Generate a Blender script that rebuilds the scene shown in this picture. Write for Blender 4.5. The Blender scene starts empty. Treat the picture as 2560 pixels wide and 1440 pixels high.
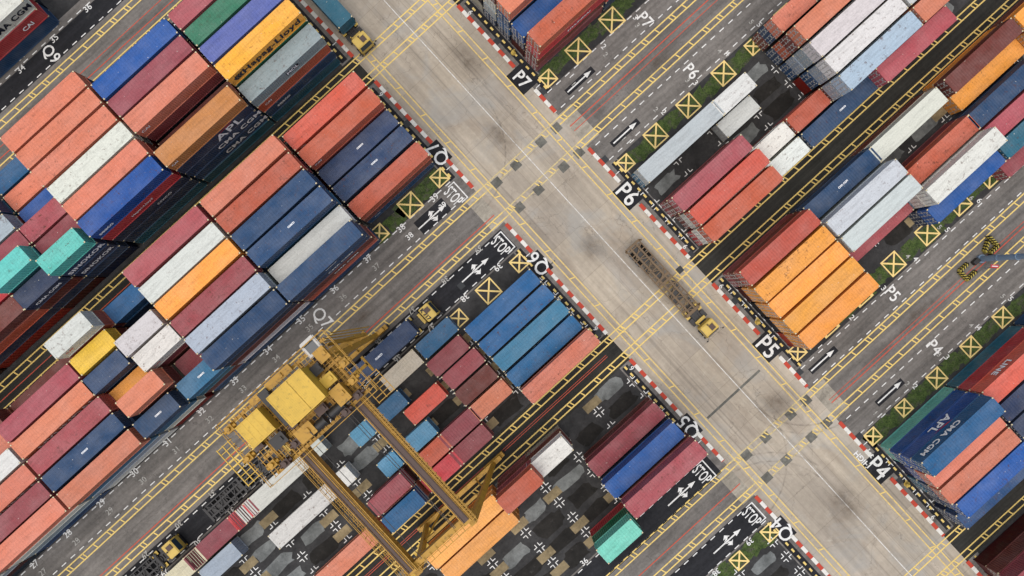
import bpy, bmesh, math, random
from mathutils import Vector, Matrix
random.seed(7)
S=17.9; H=108.0; TH=2.75
scene=bpy.context.scene
col=bpy.data.collections.new("port"); scene.collection.children.link(col)
def lin(h):
    r=[int(h[i:i+2],16)/255 for i in (0,2,4)]
    return tuple((c/12.92 if c<=0.04045 else ((c+0.055)/1.055)**2.4) for c in r)
# ---------------------------------------------------------------- materials
class N:
    def __init__(s,name,rough=0.7,spec=0.3,metal=0.0):
        s.m=bpy.data.materials.new(name); s.m.use_nodes=True
        s.t=s.m.node_tree; s.n=s.t.nodes; s.l=s.t.links
        s.b=s.n["Principled BSDF"]; s.b.inputs["Roughness"].default_value=rough
        s.b.inputs["Specular IOR Level"].default_value=spec; s.b.inputs["Metallic"].default_value=metal
        s.tc=s.n.new("ShaderNodeTexCoord")
    def vec(s,scale=(1,1,1),src=None,rnd=False):
        mp=s.n.new("ShaderNodeMapping"); mp.inputs["Scale"].default_value=scale
        s.l.new(src or s.tc.outputs["Object"],mp.inputs["Vector"])
        if rnd:
            oi=s.n.new("ShaderNodeObjectInfo"); mu=s.n.new("ShaderNodeMath"); mu.operation='MULTIPLY'; mu.inputs[1].default_value=173
            s.l.new(oi.outputs["Random"],mu.inputs[0]); cb=s.n.new("ShaderNodeCombineXYZ")
            for i in range(3): s.l.new(mu.outputs[0],cb.inputs[i])
            s.l.new(cb.outputs[0],mp.inputs["Location"])
        return mp.outputs[0]
    def noise(s,v,scale,detail=4,rough=0.55,dist=0.0):
        t=s.n.new("ShaderNodeTexNoise"); t.inputs["Scale"].default_value=scale; t.inputs["Detail"].default_value=detail
        t.inputs["Roughness"].default_value=rough; t.inputs["Distortion"].default_value=dist; s.l.new(v,t.inputs["Vector"]); return t.outputs["Fac"]
    def ramp(s,f,a,b,va=0,vb=1):
        r=s.n.new("ShaderNodeMapRange"); r.inputs[1].default_value=a; r.inputs[2].default_value=b
        r.inputs[3].default_value=va; r.inputs[4].default_value=vb; s.l.new(f,r.inputs[0]); return r.outputs[0]
    def mul(s,a,b,op='MULTIPLY'):
        m=s.n.new("ShaderNodeMath"); m.operation=op
        for i,x in enumerate((a,b)):
            if isinstance(x,(int,float)): m.inputs[i].default_value=x
            else: s.l.new(x,m.inputs[i])
        return m.outputs[0]
    def mix(s,f,a,b,mode='MIX'):
        m=s.n.new("ShaderNodeMix"); m.data_type='RGBA'; m.blend_type=mode
        for i,x in ((0,f),(6,a),(7,b)):
            if isinstance(x,(int,float)): m.inputs[i].default_value=x
            elif isinstance(x,tuple): m.inputs[i].default_value=(x[0],x[1],x[2],1)
            else: s.l.new(x,m.inputs[i])
        return m.outputs[2]
    def scl(s,base,sc):
        cb=s.n.new("ShaderNodeCombineXYZ")
        for i in range(3): s.l.new(sc,cb.inputs[i])
        return s.mix(1.0,base,cb.outputs[0],'MULTIPLY')
    def crack(s,scale,w):
        t=s.n.new("ShaderNodeTexVoronoi"); t.feature='DISTANCE_TO_EDGE'; t.inputs["Scale"].default_value=scale
        nz=s.n.new("ShaderNodeTexNoise"); nz.inputs["Scale"].default_value=scale*3; nz.inputs["Detail"].default_value=5
        s.l.new(s.tc.outputs["Object"],nz.inputs["Vector"])
        v=s.n.new("ShaderNodeVectorMath"); v.operation='MULTIPLY_ADD'; v.inputs[1].default_value=(0.5/scale,)*3
        s.l.new(nz.outputs["Color"],v.inputs[0]); s.l.new(s.tc.outputs["Object"],v.inputs[2]); s.l.new(v.outputs[0],t.inputs["Vector"])
        return s.ramp(t.outputs["Distance"],0,w,1,0)
    def out(s,c):
        if isinstance(c,tuple): s.b.inputs["Base Color"].default_value=(c[0],c[1],c[2],1)
        else: s.l.new(c,s.b.inputs["Base Color"])
        return s.m
    def bump(s,f,st=0.3,d=0.05):
        b=s.n.new("ShaderNodeBump"); b.inputs["Strength"].default_value=st; b.inputs["Distance"].default_value=d
        s.l.new(f,b.inputs["Height"]); s.l.new(b.outputs[0],s.b.inputs["Normal"])

def asphalt(name,base,var=0.35,streak=(0.08,1.2,1),dark=0.5,light=None,lt=0.35):
    k=N(name,0.9,0.2); b=lin(base); v=k.vec()
    n1=k.ramp(k.noise(v,0.12,5),0.3,0.7,1-var,1+var)
    n2=k.ramp(k.noise(v,2.2,6,0.7),0.25,0.75,0.75,1.25)
    n3=k.ramp(k.noise(k.vec(streak),1.0,4,0.6),0.3,0.7,0.7,1.28)
    c=k.scl(b,k.mul(k.mul(n1,n2),n3))
    st=k.ramp(k.noise(v,0.33,6,0.65),0.56,0.74,0,dark)
    c=k.mix(st,c,tuple(x*0.3 for x in b))
    l=k.ramp(k.noise(k.vec((0.7,1.1,3)),0.9,6,0.7),0.6,0.75,0,lt)
    c=k.mix(l,c,light or tuple(min(1,x*1.9) for x in b))
    c=k.mix(k.mul(k.crack(0.16,0.006),0.5),c,tuple(x*0.35 for x in b))
    k.bump(k.noise(v,25,3),0.25,0.01)
    return k.out(c)
M={}
M['ground']=asphalt("yard_asphalt","393837",0.3,(0.5,0.5,1))
M['black']=asphalt("fresh_black_asphalt","272729",0.25,light=lin("55544F"))
M['lane']=asphalt("lane_asphalt","6F6A64",0.22)
M['rail']=asphalt("rail_lane_asphalt","302F2B",0.3,(0.03,2.5,1))
M['patch']=asphalt("grey_concrete_patch","6E706D",0.4,(0.6,0.6,1),0.85)
M['darkpatch']=asphalt("dark_stain_patch","272522",0.3,(0.6,0.6,1),0.5,lin("6A6862"))
M['tan']=asphalt("tan_concrete_pad","857659",0.3,(0.6,0.6,1))
M['cross']=asphalt("concrete_dark_tile","67655D",0.2,(1,1,1))
M['junction']=asphalt("junction_concrete","9B9384",0.2,(0.1,1,1),0.4,lin("BDB5A5"))
def concrete():
    k=N("road_concrete",0.9,0.2); b=lin("B1A593"); v=k.vec()
    n1=k.ramp(k.noise(v,0.06,4),0.3,0.7,0.78,1.12)
    n2=k.ramp(k.noise(v,1.3,8,0.75),0.25,0.75,0.84,1.12)
    n3=k.ramp(k.noise(k.vec((1.3,0.04,1)),1.0,4,0.6),0.3,0.7,0.82,1.12)
    c=k.scl(b,k.mul(k.mul(n1,n2),n3))
    br=k.n.new("ShaderNodeTexBrick"); br.offset=0.0; br.inputs["Scale"].default_value=1.0
    br.inputs["Brick Width"].default_value=3.9; br.inputs["Row Height"].default_value=6.0
    br.inputs["Mortar Size"].default_value=0.035; br.inputs["Mortar Smooth"].default_value=0.4
    br.inputs["Color1"].default_value=(0.84,0.84,0.86,1); br.inputs["Color2"].default_value=(1.06,1.05,1.02,1); br.inputs["Mortar"].default_value=(0.6,0.58,0.55,1)
    k.l.new(v,br.inputs["Vector"])
    c=k.mix(0.7,c,br.outputs["Color"],'MULTIPLY')
    st=k.ramp(k.noise(k.vec((1.0,0.35,1)),0.2,7,0.7),0.53,0.74,0,0.65)
    c=k.mix(st,c,lin("7F7060"))
    c=k.mix(k.ramp(k.noise(k.vec((1,0.6,1)),0.5,8,0.75,0.6),0.6,0.74,0,0.45),c,lin("655C51"))
    c=k.mix(k.ramp(k.noise(k.vec((2.2,0.02,1)),1.0,3,0.5),0.58,0.68,0,0.3),c,lin("5A534B"))
    c=k.mix(k.ramp(k.noise(v,0.13,5,0.6,1.0),0.5,0.66,0,0.45),c,lin("9A9A95"))
    c=k.mix(k.ramp(k.noise(v,0.4,7,0.7,0.5),0.6,0.7,0,0.3),c,lin("C6BEAE"))
    c=k.mix(k.mul(k.crack(0.11,0.004),0.5),c,lin("5B544B"))
    k.bump(k.noise(v,18,3),0.2,0.01)
    return k.out(c)
M['road']=concrete()
def stainm(name,h,strength=0.8):
    k=N(name,0.85,0.25)
    g=k.n.new("ShaderNodeTexGradient"); g.gradient_type='QUADRATIC_SPHERE'
    mp=k.n.new("ShaderNodeMapping"); mp.inputs["Location"].default_value=(-1,-1,0); mp.inputs["Scale"].default_value=(2,2,0)
    k.l.new(k.tc.outputs["Generated"],mp.inputs["Vector"]); k.l.new(mp.outputs[0],g.inputs["Vector"])
    nz=k.ramp(k.noise(k.vec(rnd=True),0.7,7,0.7,0.3),0.3,0.7,0.15,1)
    k.l.new(k.mul(k.mul(k.ramp(g.outputs["Fac"],0,0.8,0,1),nz),strength),k.b.inputs["Alpha"])
    return k.out(lin(h))
M['stain']=stainm("oil_stain","5A4A3A",0.5)
def tyrem():
    k=N("tyre_mark_rubber",0.85,0.2)
    k.l.new(k.ramp(k.noise(k.vec(),1.2,7,0.75),0.4,0.65,0.0,0.22),k.b.inputs["Alpha"]); return k.out(lin("3A342E"))
M['tyre']=tyrem()
def grassm():
    k=N("grass_ground",1.0,0.1); v=k.vec()
    c=k.mix(k.ramp(k.noise(v,1.3,6,0.7),0.3,0.7),lin("2C3A20"),lin("5B6C3A"))
    c=k.mix(k.ramp(k.noise(v,0.7,7,0.8),0.5,0.62,0,0.9),c,lin("565249"))
    c=k.mix(k.ramp(k.noise(v,5,4,0.7),0.5,0.65,0,0.8),c,lin("222A1C"))
    c=k.mix(k.ramp(k.noise(v,2.6,6,0.8),0.66,0.72,0,0.6),c,lin("A39D8C"))
    k.bump(k.noise(v,12,5),0.8,0.1)
    return k.out(c)
M['grass']=grassm()
def paint(name,h,under="55524E",wear=0.5,th=0.55):
    k=N(name,0.75,0.25); v=k.vec(); b=lin(h)
    c=k.mix(k.ramp(k.noise(v,1.0,5,0.7),0.3,0.7,0,0.35),b,tuple(x*0.7 for x in b))
    c=k.mix(k.ramp(k.noise(k.vec(),2.4,7,0.8),th,th+0.15,0,wear),c,lin(under))
    return k.out(c)
M['white']=paint("white_road_paint","E4E2DB",wear=0.65,th=0.52)
M['wline']=paint("centre_line_paint","DAD7CE","9F9482",0.85,0.47)
M['whiteold']=paint("worn_white_paint","B5B2A9",wear=0.85,th=0.47)
M['yellow']=paint("yellow_road_paint","E6C774","6A6250",wear=0.65,th=0.53)
M['yroad']=paint("yellow_line_on_concrete","E0C274","9C907A",wear=0.85,th=0.5)
M['yold']=paint("worn_yellow_paint","CFBB84","9C907A",wear=0.9,th=0.46)
M['xyel']=paint("yellow_box_paint","EDCF85","6A6250",wear=0.5,th=0.56)
M['redold']=paint("worn_red_line","C4553F",wear=0.75,th=0.52)
M['kred']=paint("kerb_red_paint","BC4633",wear=0.65,th=0.55)
M['kwhite']=paint("kerb_white_paint","DDD9CE",wear=0.65,th=0.55)
M['iron']=N("cast_iron",0.7,0.4,0.3).out(lin("37393A"))
def contm(name="container_paint"):
    k=N(name,0.62,0.3); oi=k.n.new("ShaderNodeObjectInfo")
    base=oi.outputs["Color"]; v=k.vec((1,1,1),rnd=True)
    c=k.mix(k.ramp(k.noise(v,0.35,4,0.6),0.35,0.7,0,0.5),base,k.mix(0.2,base,(0.6,0.56,0.52)))
    c=k.mix(k.ramp(k.noise(k.vec((0.35,2.5,1),rnd=True),1.0,5,0.7),0.46,0.75,0,0.5),c,k.mix(0.55,base,(0.03,0.025,0.02)))
    f=k.ramp(k.noise(v,1.7,7,0.75),0.57,0.66,0,1.0)
    am=k.ramp(oi.outputs["Random"],0.4,1.0,0.08,0.9)
    c=k.mix(k.mul(f,am),c,lin("54301F"))
    f2=k.ramp(k.noise(k.vec((0.8,0.8,1),rnd=True),0.9,7,0.8,0.4),0.58,0.74,0,0.65)
    c=k.mix(k.mul(f2,k.ramp(oi.outputs["Random"],0.1,0.7,0.25,1)),c,lin("3B332C"))
    f4=k.ramp(k.noise(k.vec((1,1,1),rnd=True),5.0,5,0.7),0.35,0.7,0.88,1.1)
    c=k.scl(c,f4)
    f3=k.ramp(k.noise(v,3.2,3,0.6),0.71,0.73,0,0.5)
    c=k.mix(f3,c,lin("D8D2C4"))
    return k.out(c)
M['cont']=contm()
M['cast']=N("corner_casting_steel",0.6,0.3).out(lin("CDBE98"))
M['rod']=N("galvanised_rod",0.5,0.4,0.3).out(lin("B4B2AC"))
def stuffm():
    k=N("lower_container_paint",0.65,0.3); a=k.n.new("ShaderNodeVertexColor"); a.layer_name="Col"
    c=k.mix(k.ramp(k.noise(k.vec(),0.8,5,0.7),0.45,0.7,0,0.5),a.outputs["Color"],lin("3A302A")); return k.out(c)
M['stuff']=stuffm()
M['ltext']=N("lettering_white",0.6).out(lin("F2F2F0"))
M['btext']=N("lettering_navy",0.6).out(lin("0E1528"))
M['rtext']=N("lettering_red",0.6).out(lin("C4323A"))
def steel(name,h,dirt="5A4420",amt=0.6,rough=0.5):
    k=N(name,rough,0.4); v=k.vec(); b=lin(h)
    c=k.mix(k.ramp(k.noise(v,0.6,5,0.7),0.4,0.7,0,0.4),b,tuple(x*0.62 for x in b))
    c=k.mix(k.ramp(k.noise(v,2.2,7,0.75),0.54,0.68,0,amt),c,lin(dirt)); return k.out(c)
M['cy']=steel("crane_yellow_paint","B4872A","49371B",0.8)
M['cyp']=steel("crane_golden_yellow","D0A93C","6A5528",0.5)
M['cbr']=steel("crane_rail_brown","4C372E","2A211B",0.5)
M['dark']=steel("dark_machine_steel","2C2A29","15130F",0.5)
M['grey']=steel("grey_galvanised","73879A","4C555C",0.3)
M['rubber']=N("tyre_rubber",0.9,0.2).out(lin("1C1B1B"))
M['glass']=N("window_glass",0.08,0.6).out(lin("26323A"))
M['rustframe']=steel("rusty_trailer_steel","6B5539","2A2018",0.75)
M['ty']=steel("truck_yellow_paint","CBAC52","6B5A2C",0.5)
M['by']=N("barrier_yellow",0.6).out(lin("A89742"))
M['signred']=N("sign_red",0.5).out(lin("B53A3E"))

# ---------------------------------------------------------------- mesh helpers
def box(bm,cx,cy,cz,sx,sy,sz,mi=0):
    vs=[bm.verts.new((cx+a*sx/2,cy+b*sy/2,cz+c*sz/2)) for a in(-1,1) for b in(-1,1) for c in(-1,1)]
    fs=[]
    for f in ((0,1,3,2),(4,6,7,5),(0,4,5,1),(2,3,7,6),(0,2,6,4),(1,5,7,3)):
        q=bm.faces.new([vs[i] for i in f]); q.material_index=mi; fs.append(q)
    return fs
def beam(bm,p0,p1,w,h,mi=0,w1=None):
    p0=Vector(p0);p1=Vector(p1);d=(p1-p0).normalized()
    up=Vector((0,0,1)) if abs(d.z)<0.9 else Vector((0,1,0))
    a=d.cross(up).normalized(); b=a.cross(d).normalized(); vs=[]
    for p,ww in((p0,w),(p1,w1 or w)):
        hh=h*(ww/w)
        for i,j in((-1,-1),(1,-1),(1,1),(-1,1)): vs.append(bm.verts.new(p+a*i*ww/2+b*j*hh/2))
    for f in((3,2,1,0),(4,5,6,7),(0,1,5,4),(1,2,6,5),(2,3,7,6),(3,0,4,7)):
        bm.faces.new([vs[i] for i in f]).material_index=mi
def cyl(bm,p0,p1,r,seg=16,mi=0,r1=None):
    p0=Vector(p0);p1=Vector(p1);d=p1-p0
    rot=Vector((0,0,1)).rotation_difference(d).to_matrix().to_4x4()
    g=bmesh.ops.create_cone(bm,cap_ends=True,segments=seg,radius1=r,radius2=r if r1 is None else r1,depth=d.length,matrix=Matrix.Translation((p0+p1)/2)@rot)
    for v in g['verts']:
        for f in v.link_faces: f.material_index=mi
def mesh(bm,name,mats,norm=True):
    if norm: bmesh.ops.recalc_face_normals(bm,faces=bm.faces)
    me=bpy.data.meshes.new(name); bm.to_mesh(me); bm.free()
    for m in mats: me.materials.append(M[m])
    return me
def obj(name,me,loc=(0,0,0),rot=0,parent=None,**kw):
    o=bpy.data.objects.new(name,me); o.location=loc; o.rotation_euler=(0,0,rot)
    if parent: o.parent=parent
    col.objects.link(o)
    for k,v in kw.items(): o[k]=v
    return o
def L(u,v): return (u/S,-v/S)

# ---------------------------------------------------------------- ground
def polys(name,mat,plist,z,kind="structure"):
    bm=bmesh.new()
    for p in plist:
        vs=[bm.verts.new((*L(u,v),z)) for u,v in p]; bm.faces.new(vs)
    for f in bm.faces:
        f.normal_update()
        if f.normal.z<0: f.normal_flip()
    me=mesh(bm,name,[mat],False); return obj(name,me,kind=kind)
def R(u0,u1,v0,v1): return [(u0,v0),(u1,v0),(u1,v1),(u0,v1)]
bm=bmesh.new(); box(bm,0,0,-0.5,6000,6000,1.0)
obj("ground",mesh(bm,"ground",['ground']),kind="structure")
F=2600
lanes=[];rails=[]
for a,b in((-1260,-1062),(-303,-62),(630,862)):
    lanes+= [R(-F,97,a,b),R(377,F,a,b)]
for a,b in((-695,-612),(243,330),(1185,1272)):
    rails+=[R(-F,97,a,b),R(377,F,a,b)]
polys("lane_pavement",'lane',lanes,0.004)
polys("crane_rail_lane",'rail',rails,0.004)
polys("main_road",'road',[R(97,377,-F,F)],0.008)
polys("junction_pavement",'junction',[R(60,97,-240,-136),R(377,420,-240,-136),R(60,97,690,790),R(377,420,690,790)],0.0062)
polys("apron_pavement",'lane',[R(62,97,a,b) for a,b in((-1060,-695),(-612,-303),(-62,243),(330,630),(862,1185),(1272,F))]+[R(377,412,a,b) for a,b in((-1060,-695),(-612,-303),(-62,243),(330,630),(862,1185),(1272,F))],0.006)
polys("fresh_asphalt_lane",'black',[R(-F,78,-128,-66),R(-F,75,634,694),R(-F,75,797,858),R(-F,30,-1236,-1186),
   R(-1400,60,-1060,-1010)],0.012)
def blob(u,v,ru,rv,n=14,j=0.18):
    pts=[]
    for i in range(n):
        a=2*math.pi*i/n; r=1+random.uniform(-j,j); c,s=math.cos(a),math.sin(a)
        e=0.45; pts.append((u+ru*r*math.copysign(abs(c)**e,c),v+rv*r*math.copysign(abs(s)**e,s)))
    return pts
pl=[];dk=[];tn=[];wc=[]
def slots(u0,du,nu,v0,rows,pp=0.5,tanp=0.25):
    for i in range(nu):
        for k in rows:
            uc=u0+du*(i+0.5); v=v0+50*k
            r=random.random()
            if r<pp: pl.append(blob(uc,v,random.uniform(32,42),random.uniform(15,19)))
            elif r<0.8: dk.append(blob(uc,v,random.uniform(34,45),random.uniform(17,20)))
            if random.random()<tanp: tn.append(R(u0+du*i-24,u0+du*i+24,v-11,v+11))
    for i in range(nu+1):
        for k in rows[:-1]:
            wc.append((u0+du*i,v0+50*k+25))
slots(-1405,113,13,-34,[1,2,3,4,5],0.45,0.55)
slots(-1405,113,13,350,[0,1,2,3,4,5],0.4,0.6)
slots(-400,113,4,883,[0,1,2,3,4,5],0.7,0.3)
slots(407,113,8,-34,[1,2,3,4,5],0.55,0.1)
slots(407,113,9,350,[0,1,2,3,4],0.45,0.1)
slots(407,113,6,883,[1,2,3,4,5],0.4,0.1)
polys("grey_slot_pavement",'patch',pl,0.008)
polys("dark_slot_pavement",'darkpatch',dk,0.008)
polys("tan_slot_pavement",'tan',tn,0.012)
cr=[]
for u,v in wc:
    for a in(-1,1):
        for b in(-1,1):
            uu=u+a*3.5; vv=v+b*3.5
            cr.append([(uu,vv),(uu+a*10,vv),(uu+a*10,vv+b*2.1),(uu+a*2.1,vv+b*2.1),(uu+a*2.1,vv+b*10),(uu,vv+b*10)])
polys("slot_cross_marking",'white',cr,0.018)
t=[]
for v in(-220,-136,704,780):
    for u in(150,215,300,352):
        t.append(R(u-12,u+12,v-11,v+11))
polys("crossing_tile_pavement",'cross',t,0.022)
polys("trench_pavement",'cross',[R(140,318,567,573),R(100,126,20,24)],0.013)
g=[blob(-47,-328,38,24),blob(20,-330,42,22),blob(-100,-322,30,20),blob(-150,-318,20,18)]
for u in range(440,920,38): g.append(blob(u,-36+random.uniform(-3,3),26,18,16,.3))
for u in range(430,700,36): g.append(blob(u,-334+random.uniform(-3,3),24,18,16,.3))
for u in range(560,1300,40): g.append(blob(u,602+random.uniform(-4,4),25,18,16,.35))
for u in range(420,1100,38): g.append(blob(u,885+random.uniform(-3,3),25,18,16,.3))
for u in range(-120,70,34): g.append(blob(u,886,23,20,16,.3))
polys("grass",'grass',g[::2],0.010); polys("grass",'grass',g[1::2],0.014)

Y=[];YT=[];YV=[];WU=[];WV=[];RD=[];YO=[]
def ladU(u0,u1,v,lst=Y):
    LW=1.6
    for d in(-7.5,7.5): lst.append(R(u0,u1,v+d-LW,v+d+LW))
    u=u0+random.uniform(5,20)
    while u<u1-8:
        YT.append([(u,v-5.7),(u+3.2,v-5.7),(u+6.8,v+5.7),(u+3.6,v+5.7)])
        if random.random()<0.5: YT.append([(u+10,v-5.7),(u+13.2,v-5.7),(u+16.8,v+5.7),(u+13.6,v+5.7)])
        u+=46
def ladV(v0,v1,u):
    for d in(-7.5,7.5): YV.append(R(u+d-1.5,u+d+1.5,v0,v1))
    v=v0+12
    while v<v1-8:
        YT.append([(u-5.6,v),(u-5.6,v+3.2),(u+5.6,v+7.6),(u+5.6,v+4.4)]); v+=92
for v in(-1165,-228,698): 
    ladU(-F,110,v); ladU(365,F,v); ladU(110,365,v,YO)
for v in(-1082,-148,778): 
    ladU(-F,110,v); ladU(365,F,v); ladU(110,365,v,YO)
for v in(-680,-628,260,315,1201,1256):
    ladU(-F,F,v)
ladV(-F,F,128); ladV(-F,F,338)
polys("yellow_lane_marking",'yellow',Y,0.020); polys("yellow_tie_marking",'yellow',YT,0.028)
polys("yellow_road_marking",'yroad',YV,0.024); polys("faded_yellow_marking",'yold',YO,0.020)
WV.append(R(248.9,251.1,-F,F))
RD+= [R(-F,90,-166,-163.4),R(380,F,-201,-198.4),R(380,F,-185,-183.2),R(-F,90,-1104,-1101.5),R(-F,90,-1125,-1123),R(-F,90,744,746.4),R(395,F,750,752.6),R(395,F,741,742.6),
      R(-F,60,-655,-653),R(-F,60,287,288.5),R(-F,60,282,283.2)]
def dash(u0,u1,v,ln=15,gap=15,w=2.4,lst=WU):
    u=u0
    while u<u1: lst.append(R(u,u+ln,v-w/2,v+w/2)); u+=ln+gap
for v in(-300,-247,-122,-70,): dash(-1900,80,v)
for v in(-300,-250,-122,-72): dash(395,1900,v)
for v in(637,690,800,857): dash(-1500,78,v)
for v in(637,684,806,856): dash(395,1900,v)
for v in(-1240,-1190,-1055): dash(-1900,0,v)
polys("white_lane_marking",'white',WU,0.020)
polys("white_centre_marking",'wline',WV,0.028); polys("red_lane_marking",'redold',RD,0.022)
yd=[];
for (a,b) in((-1050,-700),(-605,-300),(-60,240),(335,628),(865,1180),(1275,1700)):
    v=a
    while v<b:
        yd.append(R(72,77,v,v+10)); yd.append(R(398,403,v,v+10)); v+=22
polys("yellow_dash_marking",'yellow',yd,0.026)
polys("dark_edge_marking",'black',[R(66,83,a,b) for a,b in((-1050,-700),(-605,-300),(-60,240),(335,628),(865,1180))]+[R(392,409,a,b) for a,b in((-605,-300),(-60,240),(335,628),(865,1180))],0.010)
kb=bmesh.new()
def kerb(u,v0,v1,skips):
    v=v0;i=0
    while v<v1:
        e=min(v+19,v1)
        if not any(a<(v+e)/2<b for a,b in skips):
            box(kb,u/S,-(v+e)/2/S,0.055,0.52,(e-v)/S,0.13,i%2)
        v=e;i+=1
sq=[(-402,-342),(-28,32),(525,585),(872,932)]
for a,b in((-1055,-695),(-612,-250),(-128,244),(331,675),(795,1185),(1272,1700)): kerb(97,a,b,sq)
sp=[(-400,-336),(-8,56),(508,572),(915,985)]
for a,b in((-1055,-695),(-612,-250),(-128,244),(331,680),(800,1185),(1272,1700)): kerb(377,a,b,sp)
obj("kerb",mesh(kb,"kerb",['kred','kwhite']),kind="structure")
polys("sign_pad_marking",'black',[R(68,112,a,b) for a,b in sq]+[R(346,396,a,b) for a,b in sp],0.016)
for u,v,a,b in((235,-300,60,90),(215,60,60,80),(300,-500,55,110),(290,200,60,150),(290,660,90,80),
               (250,960,60,90),(-330,-200,90,26),(-700,-190,80,26),(650,-170,90,30),(700,730,90,26),(-200,-100,70,20),(520,500,60,30)):
    bm=bmesh.new(); bm.faces.new([bm.verts.new((p[0],p[1],0)) for p in((-a/S,-b/S),(a/S,-b/S),(a/S,b/S),(-a/S,b/S))])
    obj("oil_stain",mesh(bm,"oil_stain",['stain']),(*L(u,v),0.032+0.0015*(abs(u)%7)),0,None,kind="structure")
def arc(cu,cv,r,a0,a1,w=4,z=0.046):
    p=[];n=16
    for i in range(n+1):
        a=math.radians(a0+(a1-a0)*i/n); p.append((cu+math.cos(a)*(r-w/2),cv+math.sin(a)*(r-w/2)))
    for i in range(n,-1,-1):
        a=math.radians(a0+(a1-a0)*i/n); p.append((cu+math.cos(a)*(r+w/2),cv+math.sin(a)*(r+w/2)))
    return p
ty=[arc(*q) for q in((60,-400,210,5,85),(420,620,190,95,178),(420,620,170,95,175),(60,900,190,-88,-10),(60,900,212,-85,-15),(60,640,210,10,80))]
for i,p in enumerate(ty): polys("tyre_marks",'tyre',[p],0.044+0.003*i)
xb=[];xd=[]
def X(u,v,s=22,w=3.3):
    for a,b in((-s,-s+w),(s-w,s)):
        xb.append(R(u+a,u+b,v-s,v+s)); xb.append(R(u-s+w,u+s-w,v+a,v+b))
    i=s-w
    for sg in(1,-1):
        xd.append(([(u-i,v-sg*i),(u-i+3.0,v-sg*i),(u+i,v+sg*(i-3.0)),(u+i,v+sg*i),(u+i-3.0,v+sg*i),(u-i,v-sg*(i-3.0))],sg))
for u in(53,-47,-152): X(u,-325,25 if u==-47 else 19)
for u in(56,-48,-150): X(u,-34,25 if u==-48 else 19)
for u in(421,522,637): X(u,-325,18 if u==421 else 25)
for u in(421,522,633,752,853,965): X(u,-38,18 if u in(421,853) else 24)
for u in(419,517,631,744,858,968,1070): X(u,600,18 if u==419 else 24)
for u in(415,520,631,746,855): X(u,883,18 if u in (415,520) else 21)
for u in(-42,63,-150): X(u,886,19)
polys("yellow_box_marking",'xyel',xb,0.030)
polys("yellow_box_cross_marking",'xyel',[p for p,s in xd if s>0],0.034)
polys("yellow_box_cross_marking",'xyel',[p for p,s in xd if s<0],0.038)
def textmesh(txt,size,bold=0.0,ax='CENTER',sp=1.0):
    c=bpy.data.curves.new("t",'FONT'); c.body=txt; c.size=size; c.align_x=ax; c.align_y='CENTER'; c.offset=bold
    c.resolution_u=3; c.space_character=sp
    o=bpy.data.objects.new("t",c); scene.collection.objects.link(o)
    dg=bpy.context.evaluated_depsgraph_get(); me=bpy.data.meshes.new_from_object(o.evaluated_get(dg))
    bpy.data.objects.remove(o); return me
def gtext(txt,u,v,size,rot,mat='white',bold=0.02,sx=1,sy=1,z=0.040,sp=1.0):
    me=textmesh(txt,size/S,bold,'CENTER',sp)
    me.materials.clear(); me.materials.append(M[mat])
    o=obj("lettering_marking",me,(*L(u,v),z),math.radians(rot),kind="structure"); o.scale=(sx,sy,1)
for t,v in(("Q7",-372),("Q6",0),("Q5",555),("Q4",902)): gtext(t,91,v,50,90,bold=0.03,sx=0.9,sp=1.12)
for t,v in(("P7",-368),("P6",22),("P5",540),("P4",950)): gtext(t,369,v,60 if t!="P7" else 46,-90,bold=0.045,sx=0.85,sp=1.06)
gtext("1st",380,908,20,-90,bold=0.03); gtext("HIGH",356,906,20,90,bold=0.03)
for t,u,v in(("P7",697,-270),("P6",695,-97),("P5",690,653),("P4",677,823),("Q9",-455,-1210)): gtext(t,u,v,42,-90,bold=0.03,sx=0.85,sp=1.06)
gtext("Q7",-401,-266,46,-90,'white',0.02,0.9)
gtext("Q7",-1390,-262,46,-90,'white',0.02,0.9)
for u,v in((48,-268),(51,-97),(36,664),(56,826)):
    gtext("STOP",u-2,v,26,-90,bold=0.02,sx=0.72,sy=1.6,sp=1.06)
    q=[R(u+22,u+25,v-27,v+27),R(u+4,u+22,v-27,v-24.4),R(u+4,u+22,v+24.4,v+27)]
    polys("stop_line_marking",'white',q,0.030)
def arrow(u,v,ln,mat='white',double=False):
    a=ln/2; w=1.7
    p=[[(u-a,v-w),(u+a-20,v-w),(u+a-20,v-6.5),(u+a,v),(u+a-20,v+6.5),(u+a-20,v+w),(u-a,v+w)]]
    if double:
        for s in(-1,1):
            p.append([(u-8,v+s*2.6),(u+2,v+s*2.6),(u+8,v+s*7),(u+14,v+s*6),(u+4,v+s*16),(u-6,v+s*8),(u+1,v+s*7)])
    polys("arrow_marking",mat,p,0.034)
polys("arrow_pad_marking",'black',[R(-72,22,-286,-246)]+[R(430,520,-276,-258),R(425,516,-103,-87),R(408,496,650,667),R(476,564,822,839)],0.016)
arrow(-27,-266,92,double=True); arrow(-38,-95,92,double=True); arrow(-34,665,92,double=True); arrow(-31,830,92,double=True)
arrow(473,-267,80); arrow(470,-95,78); arrow(450,658,78); arrow(520,830,80)
for n in range(26,40):
    u=9.6+113*(n-39)
    gtext(str(n),u,-297,22,0,bold=0.01); gtext(str(n),u+2,-268,20,0,'whiteold' if n<38 else 'white',0.01)
    gtext(str(n),u,-63,22,180,bold=0.01)
    gtext(str(n),u-6,-128,20,180,'whiteold')
    if n>33: gtext(str(n),u,627,20,0,bold=0.01); gtext(str(n),u,868,20,180,bold=0.01)
    if 30<n: gtext(str(n),u+20,-1232,22,0,bold=0.01); gtext(str(n),u+40,-1255,20,0,'whiteold')
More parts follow.
